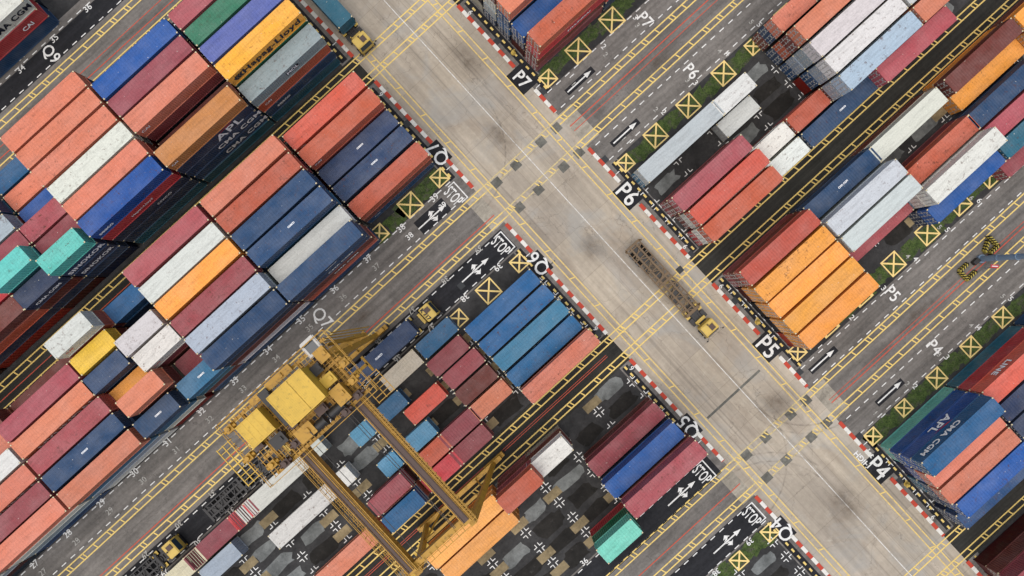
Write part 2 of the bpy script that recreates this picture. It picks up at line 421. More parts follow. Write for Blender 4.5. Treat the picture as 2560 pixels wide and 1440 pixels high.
for i in range(0,8):
    u=468+108*i
    for v in(-290,-68,628,862): gtext(str(i+1),u,v,20,-90,bold=0.01); gtext(str(i+1),u-10,v+(18 if v in(-290,) else -18),18,-90,'whiteold')
for v0,a,b in((-1000,6,1),(-578,6,1),(-34,1,6),(350,6,1),(883,1,6)):
    for vv,t in((v0,a),(v0+250,b)):
        gtext(str(t),86,vv,18,90,bold=0.01); gtext(str(t),388,vv,18,-90,bold=0.01)
dr=[R(u-8,u+8,v-8,v+8) for u,v in((388,-310),(390,-480),(388,-80),(386,240),(388,400),(388,640),(390,860),(388,1010),(84,-480),(84,230),(86,350),(86,880),(-90,-90),(-240,-90),(340,250))]
polys("drain_cover",'iron',dr,0.036)

# ---------------------------------------------------------------- containers
HC=2.72; WD=2.44
def strip(bm,prof,p0,p1,f):
    pr=[(bm.verts.new(f(a,o,p0)),bm.verts.new(f(a,o,p1))) for a,o in prof]
    for i in range(len(pr)-1): bm.faces.new((pr[i][0],pr[i+1][0],pr[i+1][1],pr[i][1]))
def prof(x0,x1,pitch,d):
    n=max(2,round((x1-x0)/pitch)); p=(x1-x0)/n; r=[]
    for i in range(n):
        x=x0+i*p; r+=[(x,0),(x+p*0.35,0),(x+p*0.5,d),(x+p*0.85,d)]
    r.append((x1,0)); return r
def cmesh(Ln,flat=False):
    bm=bmesh.new(); h=Ln/2; w=WD/2
    pf=prof(-h+0.12,h-0.12,0.3,0.05)
    for s in(-1,1): strip(bm,pf,0.16,HC-0.1,lambda a,o,z,s=s:(a,s*(w-0.035-o),z))
    strip(bm,prof(-h+0.25,h-0.25,0.36,0.018 if not flat else 0.003),-w+0.06,w-0.06,lambda a,o,y:(a,y,HC-0.025-o))
    strip(bm,prof(-w+0.12,w-0.12,0.3,0.05),0.16,HC-0.1,lambda a,o,z:(h-0.04-o,a,z))
    for s in(-1,1):
        box(bm,0,s*(w-0.04),0.09,Ln-0.36,0.08,0.15); box(bm,0,s*(w-0.035),HC-0.06,Ln-0.36,0.07,0.08)
        box(bm,s*(h-0.06),0,0.09,0.12,WD-0.36,0.15); box(bm,s*(h-0.13),0,HC-0.055,0.26,WD-0.36,0.09)
        for q in(-1,1): 
            box(bm,s*(h-0.06),q*(w-0.06),HC/2,0.12,0.12,HC-0.26)
            for z in(0.062,HC-0.061): box(bm,s*(h-0.088),q*(w-0.08),z,0.18,0.165,0.124,1)
    box(bm,0,0,0.15,Ln-0.3,WD-0.2,0.04)
    return mesh(bm,"shipping_container",['cont','cast'])
def dmesh(side):
    bm=bmesh.new(); w=WD/2-0.13
    box(bm,0,side*w/2,HC/2,0.05,w-0.01,HC-0.28)
    for y in(0.28,0.78):
        cyl(bm,(-0.06,side*w*y,0.2),(-0.06,side*w*y,HC-0.2),0.035,6,1)
        for z in(0.3,1.0,1.7,HC-0.35): box(bm,-0.045,side*w*y,z,0.06,0.18,0.1,1)
        box(bm,-0.07,side*w*(y+0.1),1.15,0.03,0.4,0.05,1)
    box(bm,-0.03,side*w*0.52,2.05,0.012,w*0.3,0.3,1)
    for z in(0.75,1.4): box(bm,-0.03,side*w*0.52,z,0.02,w*0.35,0.3)
    return mesh(bm,"door",['cont','rod'])
LEN={40:12.19,20:6.06,45:13.7,10:2.99}
CM={k:cmesh(v) for k,v in LEN.items()}; CF={k:cmesh(v,True) for k,v in LEN.items()}; DM=[dmesh(-1),dmesh(1)]
C=dict(sal="CF785A",sred="D65C46",ored="BA593D",mar="8C3E43",red="BC363A",brn="6C3027",org="EA9A3E",gold="C58746",hap="F2A838",
 nav="263C5A",blu="1E5A86",dbl="1D4164",wht="D2CFC5",gry="98A3A6",lbl="5590AC",pur="5561A0",grn="2A7250",aqu="5CBBA8",
 tea="226073",yel="DBAF34",pnk="A24B50",lgr="A6B2BF",cream="C2B899",lor="ECA252",dnv="22304A",ros="AE4E56",bbl="184F92",mbl="1B5A88",gbl="3A7189",pale="BBC1BE",stl="285F7E",mint="74C8B6",rog="B5503C")
WORD=dict(sal="salmon orange",sred="bright coral red",ored="rust orange",mar="maroon",red="bright red",brn="dark brown-red",org="orange",gold="rusty ochre",hap="bright yellow-orange",
 nav="navy blue",blu="blue",dbl="dark blue",wht="white",gry="pale grey",lbl="light blue",pur="purple-blue",grn="green",aqu="turquoise",tea="teal",yel="yellow",pnk="faded pink-red",
 lgr="pale blue-grey",cream="rust-stained cream",lor="light orange",dnv="dark navy",ros="rose red",bbl="vivid blue",mbl="muted blue",gbl="faded grey-blue",pale="off-white grey",stl="steel blue",mint="pale mint green",rog="red-orange")
PAL=["sal","ored","mar","brn","nav","blu","dbl","ored","mar","nav","wht","tea"]
stuff=[]
def one(X_,Y_,z,ln,c,label,txt=None,grp="shipping containers stacked in the yard"):
    o=obj("shipping_container",(CF if c in("wht","pale","lgr","gry") else CM)[ln],(X_+random.uniform(-.08,.08),Y_+random.uniform(-.06,.06),z),random.uniform(-0.005,0.005),
      label=label,category="container",group=grp)
    r=random.uniform(0.84,1.12) if c!="hap" else 1; cc=tuple(min(1,x*r*random.uniform(.95,1.05)) for x in lin(C[c])); o.color=(*cc,1)
    for s in(0,1):
        d=obj("door",DM[s],(-LEN[ln]/2+0.03,0,0),0,o); d.color=o.color
    if txt:
        for (t,face,size,mt,dx,dz) in txt:
            if t=="#bars":
                bm=bmesh.new()
                for i in range(3):
                    x=dx+i*0.42
                    bm.faces.new([bm.verts.new(p) for p in((x,0,dz),(x+.32,0,dz+.6),(x+.66,0,dz+.6),(x+.34,0,dz))])
                    bm.faces.new([bm.verts.new(p) for p in((x,0,dz),(x+.34,0,dz),(x+.66,0,dz-.6),(x+.32,0,dz-.6))])
                obj("emblem",mesh(bm,"logo",[mt]),(0,-WD/2-0.01,0),0,o); continue
            if t=="#plate":
                bm=bmesh.new(); bm.faces.new([bm.verts.new((dx+a*size,0,dz+b*0.42)) for a,b in((-1,-1),(1,-1),(1,1),(-1,1))])
                obj("emblem",mesh(bm,"plate",[mt]),(0,-WD/2-0.003,0),0,o); continue
            if t=="#swoosh":
                bm=bmesh.new(); bm.faces.new([bm.verts.new((dx+a,0,dz+b)) for a,b in((-1.6,-0.1),(0.6,0.05),(1.4,0.35),(0.4,0.25))])
                obj("emblem",mesh(bm,"swoosh",[mt]),(0,(-1 if face=='F' else 1)*(WD/2+0.005),0),0,o); continue
            me=textmesh(t,size,0.045 if size>1.2 else (0.03 if size>0.8 else 0.015),'CENTER',1.08 if size>1.2 else 1.0); me.materials.clear(); me.materials.append(M[mt])
            if face=='T': 
                e=obj("lettering",me,(dx,0,HC+0.006),0,o)
            else:
                e=obj("lettering",me,(dx,(-1 if face=='F' else 1)*(WD/2+0.012),dz),0,o)
                e.rotation_euler=(math.pi/2,0,0 if face=='F' else math.pi)
    return o
def stack(u,v,n,ln,cols,txts=None):
    if isinstance(cols,str): cols=cols.split()
    X_,Y_=L(u,v); txts=txts or {}
    for i in range(n):
        z=(n-1-i)*TH+0.045
        c=cols[i] if i<len(cols) else random.choice(PAL)
        if i<len(cols) or i<2:
            where="standing on the yard ground" if i==n-1 else ("on top of a container stack" if i==0 else "inside a container stack")
            one(X_,Y_,z,ln,c,f"{WORD[c]} corrugated steel container {where}",txts.get(i))
        else: stuff.append((X_,Y_,z,ln,c))
def m_(n): return H/(H-n*TH)
RB=[[-1272-50*k for k in range(4)],[-975+50*k for k in range(6)],[-578+50*k for k in range(6)],[-34+50*k for k in range(6)],
    [350+50*k for k in range(6)],[883+50*k for k in range(6)],[1300+50*k for k in range(4)]]
RA=[r for b in RB for r in b]
def P(x,y,n,ln,cols,txts=None):
    dx=x-1280;dy=y-720; u=(0.7373*dx-0.6756*dy)/m_(n); v=(0.6756*dx+0.7373*dy)/m_(n)
    v=min(RA,key=lambda r:abs(r-v)); stack(u,v,n,ln,cols,txts)
W='ltext';B='btext';RT='rtext'
q8=lambda k:-725-50*k
q7=lambda k:-578+50*k
q6=lambda k:-34+50*k
q5=lambda k:350+50*k
p4=lambda k:883+50*k
sm={0:[("COSCO",'T',0.3,W,0.3,0)]}
stack(-43,q8(0),4,40,"gry ored dbl tea",{0:[("#plate",'F',1.0,'btext',0.6,1.5),("MOL",'F',0.9,W,0.6,1.5)],1:[("CAI",'F',0.7,W,-4.6,1.7)],2:[("seaco",'F',1.0,W,-3.2,1.5)]})
stack(-43,q8(1),5,40,"hap grn",{0:[("Hapag-Lloyd",'F',1.75,B,0.7,1.4),("#bars",'F',1,B,-5.5,1.4)]})
stack(-43,q8(2),5,40,"pur"); stack(-43,q8(3),5,40,"grn"); stack(-43,q8(4),5,40,"ros")
stack(-269,q8(0),5,40,"gold dnv nav dbl tea",{1:[("APL",'F',2.4,W,2.2,1.2),("#swoosh",'F',0.8,'rtext',2.0,2.3)],2:[("CMA CGM",'F',1.5,W,2.7,1.35)],3:[("CMA CGM",'F',1.5,W,2.7,1.35)],0:[("CAI",'F',0.6,W,-5.2,1.9)]})
stack(-269,q8(1),3,40,"brn"); stack(-269,q8(2),5,40,"sal mar",{0:[("CAI",'F',0.8,W,-5.0,1.7)]}); stack(-269,q8(3),5,40,"pnk mar",{0:[("CAI",'F',0.6,W,-3.0,1.9)]}); stack(-269,q8(4),5,40,"bbl")
for k,c in enumerate(["bbl red dnv nav tea","sal brn","wht gry","sal","sal brn","sal"]):
    stack(-495,q8(k),5,40,c,{0:[("seaco",'F',1.0,W,-4.4,1.3)],1:[("Hapag-Lloyd",'F',0.7,W,0,1.4)],2:[("COSCO",'F',0.7,W,2.2,1.4)]} if k==0 else None)
stack(-672,q8(0),5,20,"aqu nav dnv dbl",{1:[("SINOKOR",'F',1.25,W,0.1,1.3)],2:[("SINOKOR",'F',1.2,W,0.1,1.3)]})
stack(-672,q8(1),4,20,"mar brn"); stack(-672,q8(2),4,20,"pnk mar"); stack(-672,q8(3),3,20,"bbl"); stack(-672,q8(4),3,20,"sal"); stack(-672,q8(5),3,20,"blu")
stack(-785,q8(0),4,20,"dnv brn nav",{0:[("CMA CGM",'F',0.9,W,0,1.4)]}); stack(-785,q8(1),5,20,"aqu tea"); stack(-785,q8(2),4,20,"mar"); stack(-785,q8(3),4,20,"gry"); stack(-785,q8(4),4,20,"dbl")
stack(-950,q8(0),4,40,"brn ored dnv"); stack(-950,q8(1),4,40,"red mar",{0:[("HYUNDAI",'F',1.8,W,1.2,1.3)]}); stack(-950,q8(2),5,40,"grn")
stack(-1176,q8(0),3,40,"ored")
stack(-492,-1272,3,40,"wht red dbl",{0:[("CMA CGM",'F',1.4,B,2.7,1.35)],1:[("CAI",'F',1.1,W,3.4,1.3)]})
stack(-492,-1322,3,40,"wht"); stack(-730,-1272,2,40,"dbl dnv"); stack(-730,-1322,2,40,"dnv"); stack(-492,-1372,2,40,"tea")
stack(-43,q7(0),4,40,"sred mar",{0:[("CAI",'F',0.5,W,-5.0,1.9)]}); stack(-43,q7(1),4,40,"ored mar brn",{0:[("CAI",'F',0.7,W,-5.0,1.9)]}); stack(-43,q7(2),3,40,"nav dbl",sm)
stack(-43,q7(3),3,40,"nav gry dbl",sm); stack(-43,q7(4),3,40,"ored brn dbl",{2:[("CAI",'F',0.6,W,-4.4,1.6)]})
stack(-269,q7(0),5,40,"sal brn"); stack(-269,q7(1),5,40,"ored mar"); stack(-269,q7(2),5,40,"dbl dbl")
stack(-269,q7(3),5,40,"dbl stl dnv",sm); stack(-269,q7(4),4,40,"wht dnv"); stack(-269,q7(5),5,40,"dbl nav brn ored dbl",{0:[("MAERSK",'F',0.5,W,0.5,1.6)],1:[("CMA CGM",'F',0.9,W,1.2,1.3)],2:[("CMA CGM",'F',0.9,W,1.2,1.3)]})
for k,c in enumerate(["pnk mar","wht","org","mar","lgr gry","dbl dnv brn wht dbl"]):
    stack(-495,q7(k),5,40,c,{0:[("HANJIN",'F',1.0,B,1.5,1.4)]} if k==4 else None)
stack(-688,q7(0),3,20,"blu dbl")
P(165,835,5,20,"wht ored brn nav",{0:[("CAI",'F',0.7,RT,-1.6,1.7)]}); P(225,875,4,20,"yel brn"); P(338,825,5,20,"wht gry"); P(385,865,5,20,"wht mar brn",{0:[("CAI",'F',0.6,RT,-1.6,1.7)]})
P(260,925,4,20,"nav nav"); P(320,965,3,20,"org"); P(352,988,5,20,"sal brn"); P(392,1040,4,20,"dbl stl wht",sm); P(500,945,4,20,"stl tea brn dbl",sm)
stack(-640,q7(4),3,20,"mar brn"); 
for k,c in enumerate(["brn","pnk mar","sal sred","pnk brn","dbl nav","sal stl gry wht"]):
    stack(-960,q7(k),4 if k else 2,40,c,{0:[("HYUNDAI",'F',1.9,W,0.3,1.35)]} if k==2 else (sm if k==4 else None))
for k,c in enumerate(["brn","sal","wht","sal sred","mar","sal wht gry dbl"]):
    stack(-1186,q7(k),4 if k>1 else 3,40,c,{0:[("HYUNDAI",'F',1.9,W,1.3,1.35)]} if k==3 else None)
for k,c in enumerate(["blu","sal","mar","ored","dbl","wht gry"]): 
    if k>2: stack(-1412,q7(k),4,40,c)
for k,c in((1,"mbl"),(2,"mbl"),(3,"gbl"),(4,"mbl")): stack(-45,q6(k),1,40,c)
stack(-42,q6(5),2,40,"sal brn")
for a in((1003,925,1,20,"cream"),(1095,850,1,20,"stl"),(1125,895,1,20,"mar"),(1160,925,1,20,"mar"),(1195,965,1,20,"brn"),(1228,1000,1,20,"sal"),
 (1065,1010,1,20,"sred"),(965,1025,1,20,"stl"),(1150,1070,1,20,"mar"),(1175,1110,1,20,"mar brn"),(1040,1105,1,20,"lbl"),(1075,1140,1,20,"ored"),(1105,1180,1,20,"red"),
 (970,1235,2,20,"mar brn"),(1008,1278,2,20,"blu sal"),(905,1085,1,10,"lbl"),(980,1165,1,10,"lbl"),(695,1230,1,40,"wht"),(775,1290,1,40,"wht"),(788,1130,1,10,"wht"),(860,1200,1,10,"wht"),
 (555,1340,1,40,"mar"),(548,1405,1,20,"gry"),(600,1290,1,10,"red"),(880,1400,1,40,"sal"),(465,1425,1,20,"cream"),
 (1155,1325,2,40,"lor org"),(1197,1362,2,40,"lor org"),(1312,1240,4,20,"ored mar brn mar"),(1375,1145,3,20,"wht brn"),(1545,1350,3,20,"mint grn red")):
    P(*a)
stack(-42,q5(2),2,40,"mar brn"); stack(-43,q5(3),3,40,"bbl dnv mar"); stack(-37,q5(4),4,40,"pnk brn")
stack(520,q7(4),4,40,"ored red brn mar",{1:[("HYUNDAI",'F',0.9,W,1,1.35)]}); stack(520,q7(3),3,40,"bbl dnv"); stack(520,q7(2),4,40,"sal dbl blu dnv"); stack(520,q7(1),4,40,"brn wht gry nav"); stack(520,q7(0),4,40,"nav gry")
stack(746,q7(4),2,40,"sred") 
stack(530,q6(1),2,45,"pale stl"); stack(700,q6(1),2,20,"wht wht"); stack(690,q6(2),1,20,"wht")
stack(520,q6(3),3,40,"pnk brn mar"); stack(528,q6(4),3,40,"sred wht brn"); stack(524,q6(5),3,40,"ored wht red")
stack(688,q6(4),2,20,"wht brn"); stack(690,q6(5),2,20,"wht gry"); stack(803,q6(4),2,20,"ored mar"); stack(862,q6(5),2,40,"dbl dnv",sm)
for k,c in((1,"sal brn ored nav"),(2,"wht gry gry dbl"),(3,"wht gry dbl"),(4,"lgr gry brn")): stack(972,q6(k),4,40,c)
stack(1070,q6(5),3,40,"ros brn mar")
stack(915,q6(0),3,20,"sal nav brn"); stack(1029,q6(0),3,20,"gry")
for k,c in((1,"mar"),(2,"wht"),(3,"wht"),(4,"sal")): stack(1198,q6(k),4,40,c)
for k,c in enumerate(["rog brn mar","org org","org org","org lor","org org"]): stack(520,q5(k),3,40,c)
stack(746,q5(0),2,40,"dbl dnv",{0:[("CMA CGM",'T',0.35,W,0,0)]}); stack(746,q5(1),3,40,"pale gry lgr"); stack(746,q5(2),3,40,"pale wht wht"); stack(743,q5(3),1,40,"pnk")
stack(955,q5(0),2,40,"wht brn"); stack(967,q5(2),2,40,"ored mar"); stack(965,q5(3),3,40,"wht wht lgr"); stack(960,q5(4),2,40,"bbl dnv")
stack(1198,q5(0),2,40,"brn org"); stack(1210,q5(1),1,40,"org"); stack(1180,q5(2),2,40,"dbl dnv"); stack(1185,q5(3),2,40,"ros"); stack(1185,q5(4),2,40,"tea"); stack(1130,q5(5),1,20,"mar")
stack(1424,q5(0),2,40,"org"); stack(1424,q5(1),2,40,"gold")
stack(520,p4(1),4,40,"blu bbl bbl mint",{0:[("CMA CGM",'K',1.35,W,-1.8,1.35)],1:[("APL",'K',2.0,W,0.2,1.25),("#swoosh",'K',1,'rtext',0,2.3)]})
stack(520,p4(2),3,40,"sal pur"); stack(520,p4(3),3,40,"sal dbl tea"); stack(528,p4(4),3,40,"bbl dbl dnv"); stack(520,p4(5),2,40,"dbl dnv")
stack(746,p4(1),3,40,"sred red tea",{0:[("LINE",'K',1.4,W,-1.5,1.35)]}); stack(746,p4(2),3,40,"dnv nav dbl"); stack(746,p4(3),3,40,"dnv"); stack(746,p4(4),2,40,"nav")
stack(972,p4(1),2,40,"dnv dbl"); stack(972,p4(2),3,40,"nav")
stack(500,1300,3,40,"mar brn"); stack(500,1350,2,40,"gry"); stack(726,1300,2,40,"ored")
bm=bmesh.new(); cl=bm.loops.layers.color.new("Col")
for (x,y,z,ln,c) in stuff:
    Ln=LEN[ln]
    fs=box(bm,x,y,z+HC/2,Ln-0.12,WD-0.12,HC-0.1)
    for sx in(-1,1):
        for sy in(-1,1): fs+=box(bm,x+sx*(Ln/2-0.06),y+sy*(WD/2-0.06),z+HC/2,0.13,0.13,HC-0.01)
    for sy in(-1,1):
        n=int(Ln/0.6)
        for i in range(n): fs+=box(bm,x-Ln/2+0.4+i*(Ln-0.8)/(n-1),y+sy*(WD/2-0.045),z+HC/2,0.25,0.05,HC-0.3)
    for f in fs:
        for l in f.loops: l[cl]=(*lin(C[c]),1)
obj("container_stack_core",mesh(bm,"container_stack_core",['stuff']),kind="stuff",label="lower containers buried inside the dense stacks",category="containers")

# ---------------------------------------------------------------- trucks
def wheel(parent,x,y,r=0.52,w=0.32):
    bm=bmesh.new(); cyl(bm,(0,-w/2,0),(0,w/2,0),r,18,0); cyl(bm,(0,-w/2-0.02,0),(0,w/2+0.02,0),r*0.5,12,1)
    obj("wheel",mesh(bm,"wheel",['rubber','grey']),(x,y,r),0,parent)
def truck(u,v,rot,label,frame='rustframe',num=None,boxed=False):
    x,y=L(u,v); e=bpy.data.objects.new("container_truck",None); col.objects.link(e); e.location=(x,y,0.008); e.rotation_euler=(0,0,math.radians(rot))
    e["label"]=label; e["category"]="truck"; e["group"]="yard trucks with container trailers"
    bm=bmesh.new(); 
    for s in(-1,1): box(bm,7.2,s*0.45,0.85,5.0,0.25,0.3)
    for xx in(5.0,6.3,7.6,9.3): box(bm,xx,0,0.85,0.25,0.7,0.25)
    box(bm,9.72,0,0.75,0.2,2.5,0.5); cyl(bm,(5.6,0,1.0),(5.6,0,1.15),0.6,16)
    box(bm,7.0,0.95,0.8,1.0,0.6,0.55); box(bm,7.0,-0.95,0.8,1.1,0.6,0.55); box(bm,6.9,0,0.7,2.6,1.4,0.2)
    obj("chassis",mesh(bm,"chassis",['dark']),(0,0,0),0,e)
    bm=bmesh.new()
    pts=[(-0.85,0),(1.1,0),(1.1,0.9),(0.72,1.8),(-0.75,1.85),(-0.85,1.75)]
    vs=[[bm.verts.new((a,s*1.08,b)) for a,b in pts] for s in(-1,1)]
    bm.faces.new(vs[0]); bm.faces.new(vs[1][::-1])
    for i in range(6): bm.faces.new((vs[0][i],vs[0][(i+1)%6],vs[1][(i+1)%6],vs[1][i]))
    bmesh.ops.recalc_face_normals(bm,faces=bm.faces)
    bmesh.ops.bevel(bm,geom=bm.edges[:],offset=0.08,segments=2,affect='EDGES')
    cab=obj("cab",mesh(bm,"cab",['ty']),(8.7,0,0.95),0,e)
    bm=bmesh.new(); bm.faces.new([bm.verts.new(p) for p in((1.08,-0.9,1.0),(1.08,0.9,1.0),(0.77,0.85,1.73),(0.77,-0.85,1.73))])
    obj("windshield",mesh(bm,"windshield",['glass']),(0.045,0,0.015),0,cab)
    for s in(-1,1):
        bm=bmesh.new(); box(bm,0,s*1.085,1.35,1.1,0.02,0.6); obj("side_window",mesh(bm,"side_window",['glass']),(0.1,0,0),0,cab)
        bm=bmesh.new(); beam(bm,(1.05,s*1.08,1.4),(1.3,s*1.4,1.5),0.05,0.05); box(bm,1.31,s*1.43,1.35,0.08,0.25,0.4); obj("mirror",mesh(bm,"mirror",['dark']),(0,0,0),0,cab)
        bm=bmesh.new(); cyl(bm,(9.8,s*0.9,0.8),(9.86,s*0.9,0.8),0.12,12); obj("headlight",mesh(bm,"headlight",['cyp']),(0,0,0),0,e)
        bm=bmesh.new(); box(bm,5.6,s*1.05,1.12,1.3,0.55,0.05); obj("mudguard",mesh(bm,"mudguard",['ty']),(0,0,0),0,e)
    bm=bmesh.new(); box(bm,0.1,0.3,1.92,0.8,0.7,0.12); cyl(bm,(-0.5,0,1.83),(-0.5,0,2.15),0.1,10)
    obj("roof_hatch",mesh(bm,"roof_hatch",['cbr']),(0,0,0),0,cab)
    bm=bmesh.new(); cyl(bm,(7.45,-0.78,0.9),(7.45,-0.78,2.6),0.08,8); box(bm,7.35,0,1.05,0.4,1.6,0.6)
    obj("exhaust",mesh(bm,"exhaust",['ty']),(0,0,0),0,e)
    if num:
        me=textmesh(num,0.75,0.03); me.materials.clear(); me.materials.append(M['btext']); obj("lettering",me,(-0.45,0,1.9),math.radians(-90),cab)
    for s in(-1,1): wheel(e,5.6,s*0.95,0.52,0.5)
    for s in(-1,1): wheel(e,8.9,s*1.0,0.5,0.32)
    bm=bmesh.new()
    for s in(-1,1):
        box(bm,-0.4,s*0.5,1.2,12.6,0.26,0.4)
        if not boxed: box(bm,-0.4,s*1.16,1.28,12.2,0.16,0.16)
    for i in range(16): box(bm,-6.1+i*0.8,0,1.24,0.14,2.2 if not boxed else 1.0,0.2)
    for xx in(-6.55,-0.5,0.2,5.7): box(bm,xx,0,1.33,0.34,2.5,0.22)
    for xx in(-6.55,5.7):
        for s in(-1,1):
            beam(bm,(xx,s*1.2,1.3),(xx+(0.2 if xx<0 else -.2),s*1.38,1.75),0.2,0.22)
    for i in range(10):
        s=1 if i%2 else -1; beam(bm,(-6+i*1.2,-1.0*s,1.42),(-4.8+i*1.2,1.0*s,1.42),0.12,0.06)
    tr=obj("trailer",mesh(bm,"trailer",[frame]),(0,0,0),0,e)
    if not boxed:
        bm=bmesh.new()
        for xx,yy,sx,sy in((-3.2,0.8,1.4,0.4),(-2.6,-0.8,1.0,0.4),(1.5,0.8,1.2,0.4),(2.9,-0.8,1.6,0.4),(4.2,0.8,0.7,0.4),(-1.0,0,1.2,0.7),(-4.7,0,2.6,0.7),(2.6,0,1.6,0.7)): box(bm,xx,yy,0.98,sx,sy,0.35)
        obj("undercarriage",mesh(bm,"undercarriage",['dark']),(0,0,0),0,tr)
    for xx in(-5.3,-4.1):
        for s in(-1,1): wheel(tr,xx,s*0.9,0.5,0.55)
    return e
truck(290,241,-90,"yellow yard tractor pulling an empty rusty trailer along the road")
truck(-347,-95,0,"yellow yard tractor pulling a dark blue container along the lane",'dark',"K 717",True)
one(*L(-347,-95),1.48,40,"nav","dark navy corrugated container carried on a truck trailer",[("COSCO",'T',0.35,W,0,0)],"containers carried on trucks")
truck(-812,-92,0,"dark skeletal container trailer with yellow tractor beneath the crane",'dark')
truck(-1200,-92,0,"yellow yard tractor with skeletal trailer under the crane track",'dark')
truck(137,-850,-90,"yellow yard tractor pulling a teal container down the road",'dark',None,True)
one(*L(137,-850),1.48,40,"tea","teal corrugated container carried on a truck trailer",None,"containers carried on trucks").rotation_euler=(0,0,-math.pi/2)

# ---------------------------------------------------------------- gantry crane
cr=bpy.data.objects.new("gantry_crane",None); col.objects.link(cr); cx,cy=L(-440,70); cr.location=(cx,cy,0)
cr["label"]="large yellow rail gantry crane spanning the container block"; cr["category"]="crane"
def G(u,v,z): a,b=L(u,v); return (a-cx,b-cy,z)
def part(name,fn,mats,parent=cr):
    bm=bmesh.new(); fn(bm); return obj(name,mesh(bm,name,mats),(0,0,0),0,parent)
UG=(-369,-513); V0,V1=-165,279
for u in UG:
    def f(bm,u=u):
        beam(bm,G(u,V0,23.5),G(u,V1,23.5),0.9,1.8)
        n=26
        for i in range(n):
            v=V0+(V1-V0)*(i+0.5)/n; box(bm,*G(u,v,23.5),0.97,0.08,1.84)
        beam(bm,G(u-10,V0,24.3),G(u-10,V1,24.3),0.1,0.14); beam(bm,G(u+10,V0,24.3),G(u+10,V1,24.3),0.1,0.14)
    g=part("girder",f,['cy'])
    def f(bm,u=u):
        beam(bm,G(u-1,V0+6,24.46),G(u-1,V1-6,24.46),0.62 if u>-400 else 0.35,0.1)
        beam(bm,G(u-6,V0+6,24.54),G(u-6,V1-6,24.54),0.1,0.14)
        beam(bm,G(u+6,V0+6,24.54),G(u+6,V1-6,24.54),0.06,0.1)
    part("trolley_rail",f,['cbr'],g)
    def f(bm,u=u):
        d=1 if u>-400 else -1
        uu=u+15*d; ue=uu+5*d
        for q in(-3,1): beam(bm,G(uu+q,V0,24.3),G(uu+q,V1,24.3),0.06,0.05)
        for z in(24.85,25.3):beam(bm,G(ue,V0,z),G(ue,V1,z),0.05,0.05)
        for i in range(36):
            v=V0+(V1-V0)*i/35; beam(bm,G(ue,v,24.3),G(ue,v,25.3),0.05,0.05); beam(bm,G(u+8*d,v,24.33),G(ue,v,24.33),0.05,0.05)
            if i<35: v2=V0+(V1-V0)*(i+1)/35; beam(bm,G(u+9*d,v,24.28),G(ue,v2,24.28),0.04,0.04)
    part("walkway",f,['cy'],g)
for v in(V0+12,V1-8):
    def f(bm,v=v):
        beam(bm,G(-530,v,23.2),G(-352,v,23.2),0.7,1.2)
        for q in(8,16): beam(bm,G(-530,v+q,24.0),G(-352,v+q,24.0),0.07,0.07)
        for i in range(12): beam(bm,G(-530+i*16,v,24.0),G(-530+i*16,v+16.5,24.0),0.07,0.06)
    part("end_beam",f,['cy'])
for v,s in((-140,1),(286,-1)):
    part("sill_beam",lambda bm,v=v: beam(bm,G(-565,v,2.0),G(-300,v,2.0),0.6,0.9),['cy'])
    part("cross_beam",lambda bm,v=v: beam(bm,G(-515,v,12),G(-367,v,12),0.35,0.45),['cy'])
    for u,fu in((-369,-322),(-513,-545)):
        part("leg",lambda bm,v=v,u=u,fu=fu: (beam(bm,G(fu,v,2.0),G(u,v,23),0.45,0.5,0,0.75),beam(bm,G(fu+(-60 if u>-400 else 50),v,2.3),G((u+fu)/2,v,12.3),0.22,0.22)),['cy'])
        def f(bm,v=v,fu=fu):
            beam(bm,G(fu-30,v,1.1),G(fu+30,v,1.1),0.7,0.7,0)
            for d in(-26,-9,9,26): cyl(bm,Vector(G(fu+d,v,0.45))-Vector((0,0.2,0)),Vector(G(fu+d,v,0.45))+Vector((0,0.2,0)),0.42,16,1)
        part("bogie",f,['cy','dark'])
    def f(bm,v=v):
        for i in range(14):
            z=2.5+i*1.4; a=i%2
            beam(bm,G(-560+(18 if a else 0),v+12,z),G(-560+(0 if a else 18),v+12,z+1.4),0.5,0.06)
            box(bm,*G(-560+(0 if a else 18),v+12,z+1.4),0.7,0.8,0.06)
    part("stair",f,['cyp'])
tz=25.2
tro=bpy.data.objects.new("trolley",None); col.objects.link(tro); tro.parent=cr
def f(bm):
    for u in(-545,-480,-400,-345): beam(bm,G(u,-172,tz),G(u,-40,tz),0.3,0.45)
    for v in(-172,-125,-80,-42): beam(bm,G(-570,v,tz+0.02),G(-330,v,tz+0.02),0.3,0.45)
    for i in range(26): beam(bm,G(-575+i*9.6,-178,tz+0.36),G(-575+i*9.6,-38,tz+0.36),0.08,0.06)
    for i in range(16): beam(bm,G(-578,-178+i*9.3,tz+0.42),G(-328,-178+i*9.3,tz+0.42),0.06,0.05)
part("trolley_frame",f,['cy'],tro)
def f(bm):
    for z in(25.9,26.5):
        for a,b in(((-590,-185),(-318,-185)),((-590,-30),(-318,-30)),((-590,-185),(-590,-30)),((-318,-185),(-318,-30))):
            beam(bm,G(*a,z),G(*b,z),0.06,0.06)
    for i in range(17):
        for v in(-185,-30): beam(bm,G(-590+17*i,v,25.4),G(-590+17*i,v,26.5),0.06,0.06)
    for i in range(10):
        for u in(-590,-318): beam(bm,G(u,-185+17*i,25.4),G(u,-185+17*i,26.5),0.06,0.06)
part("railing",f,['cy'],tro)
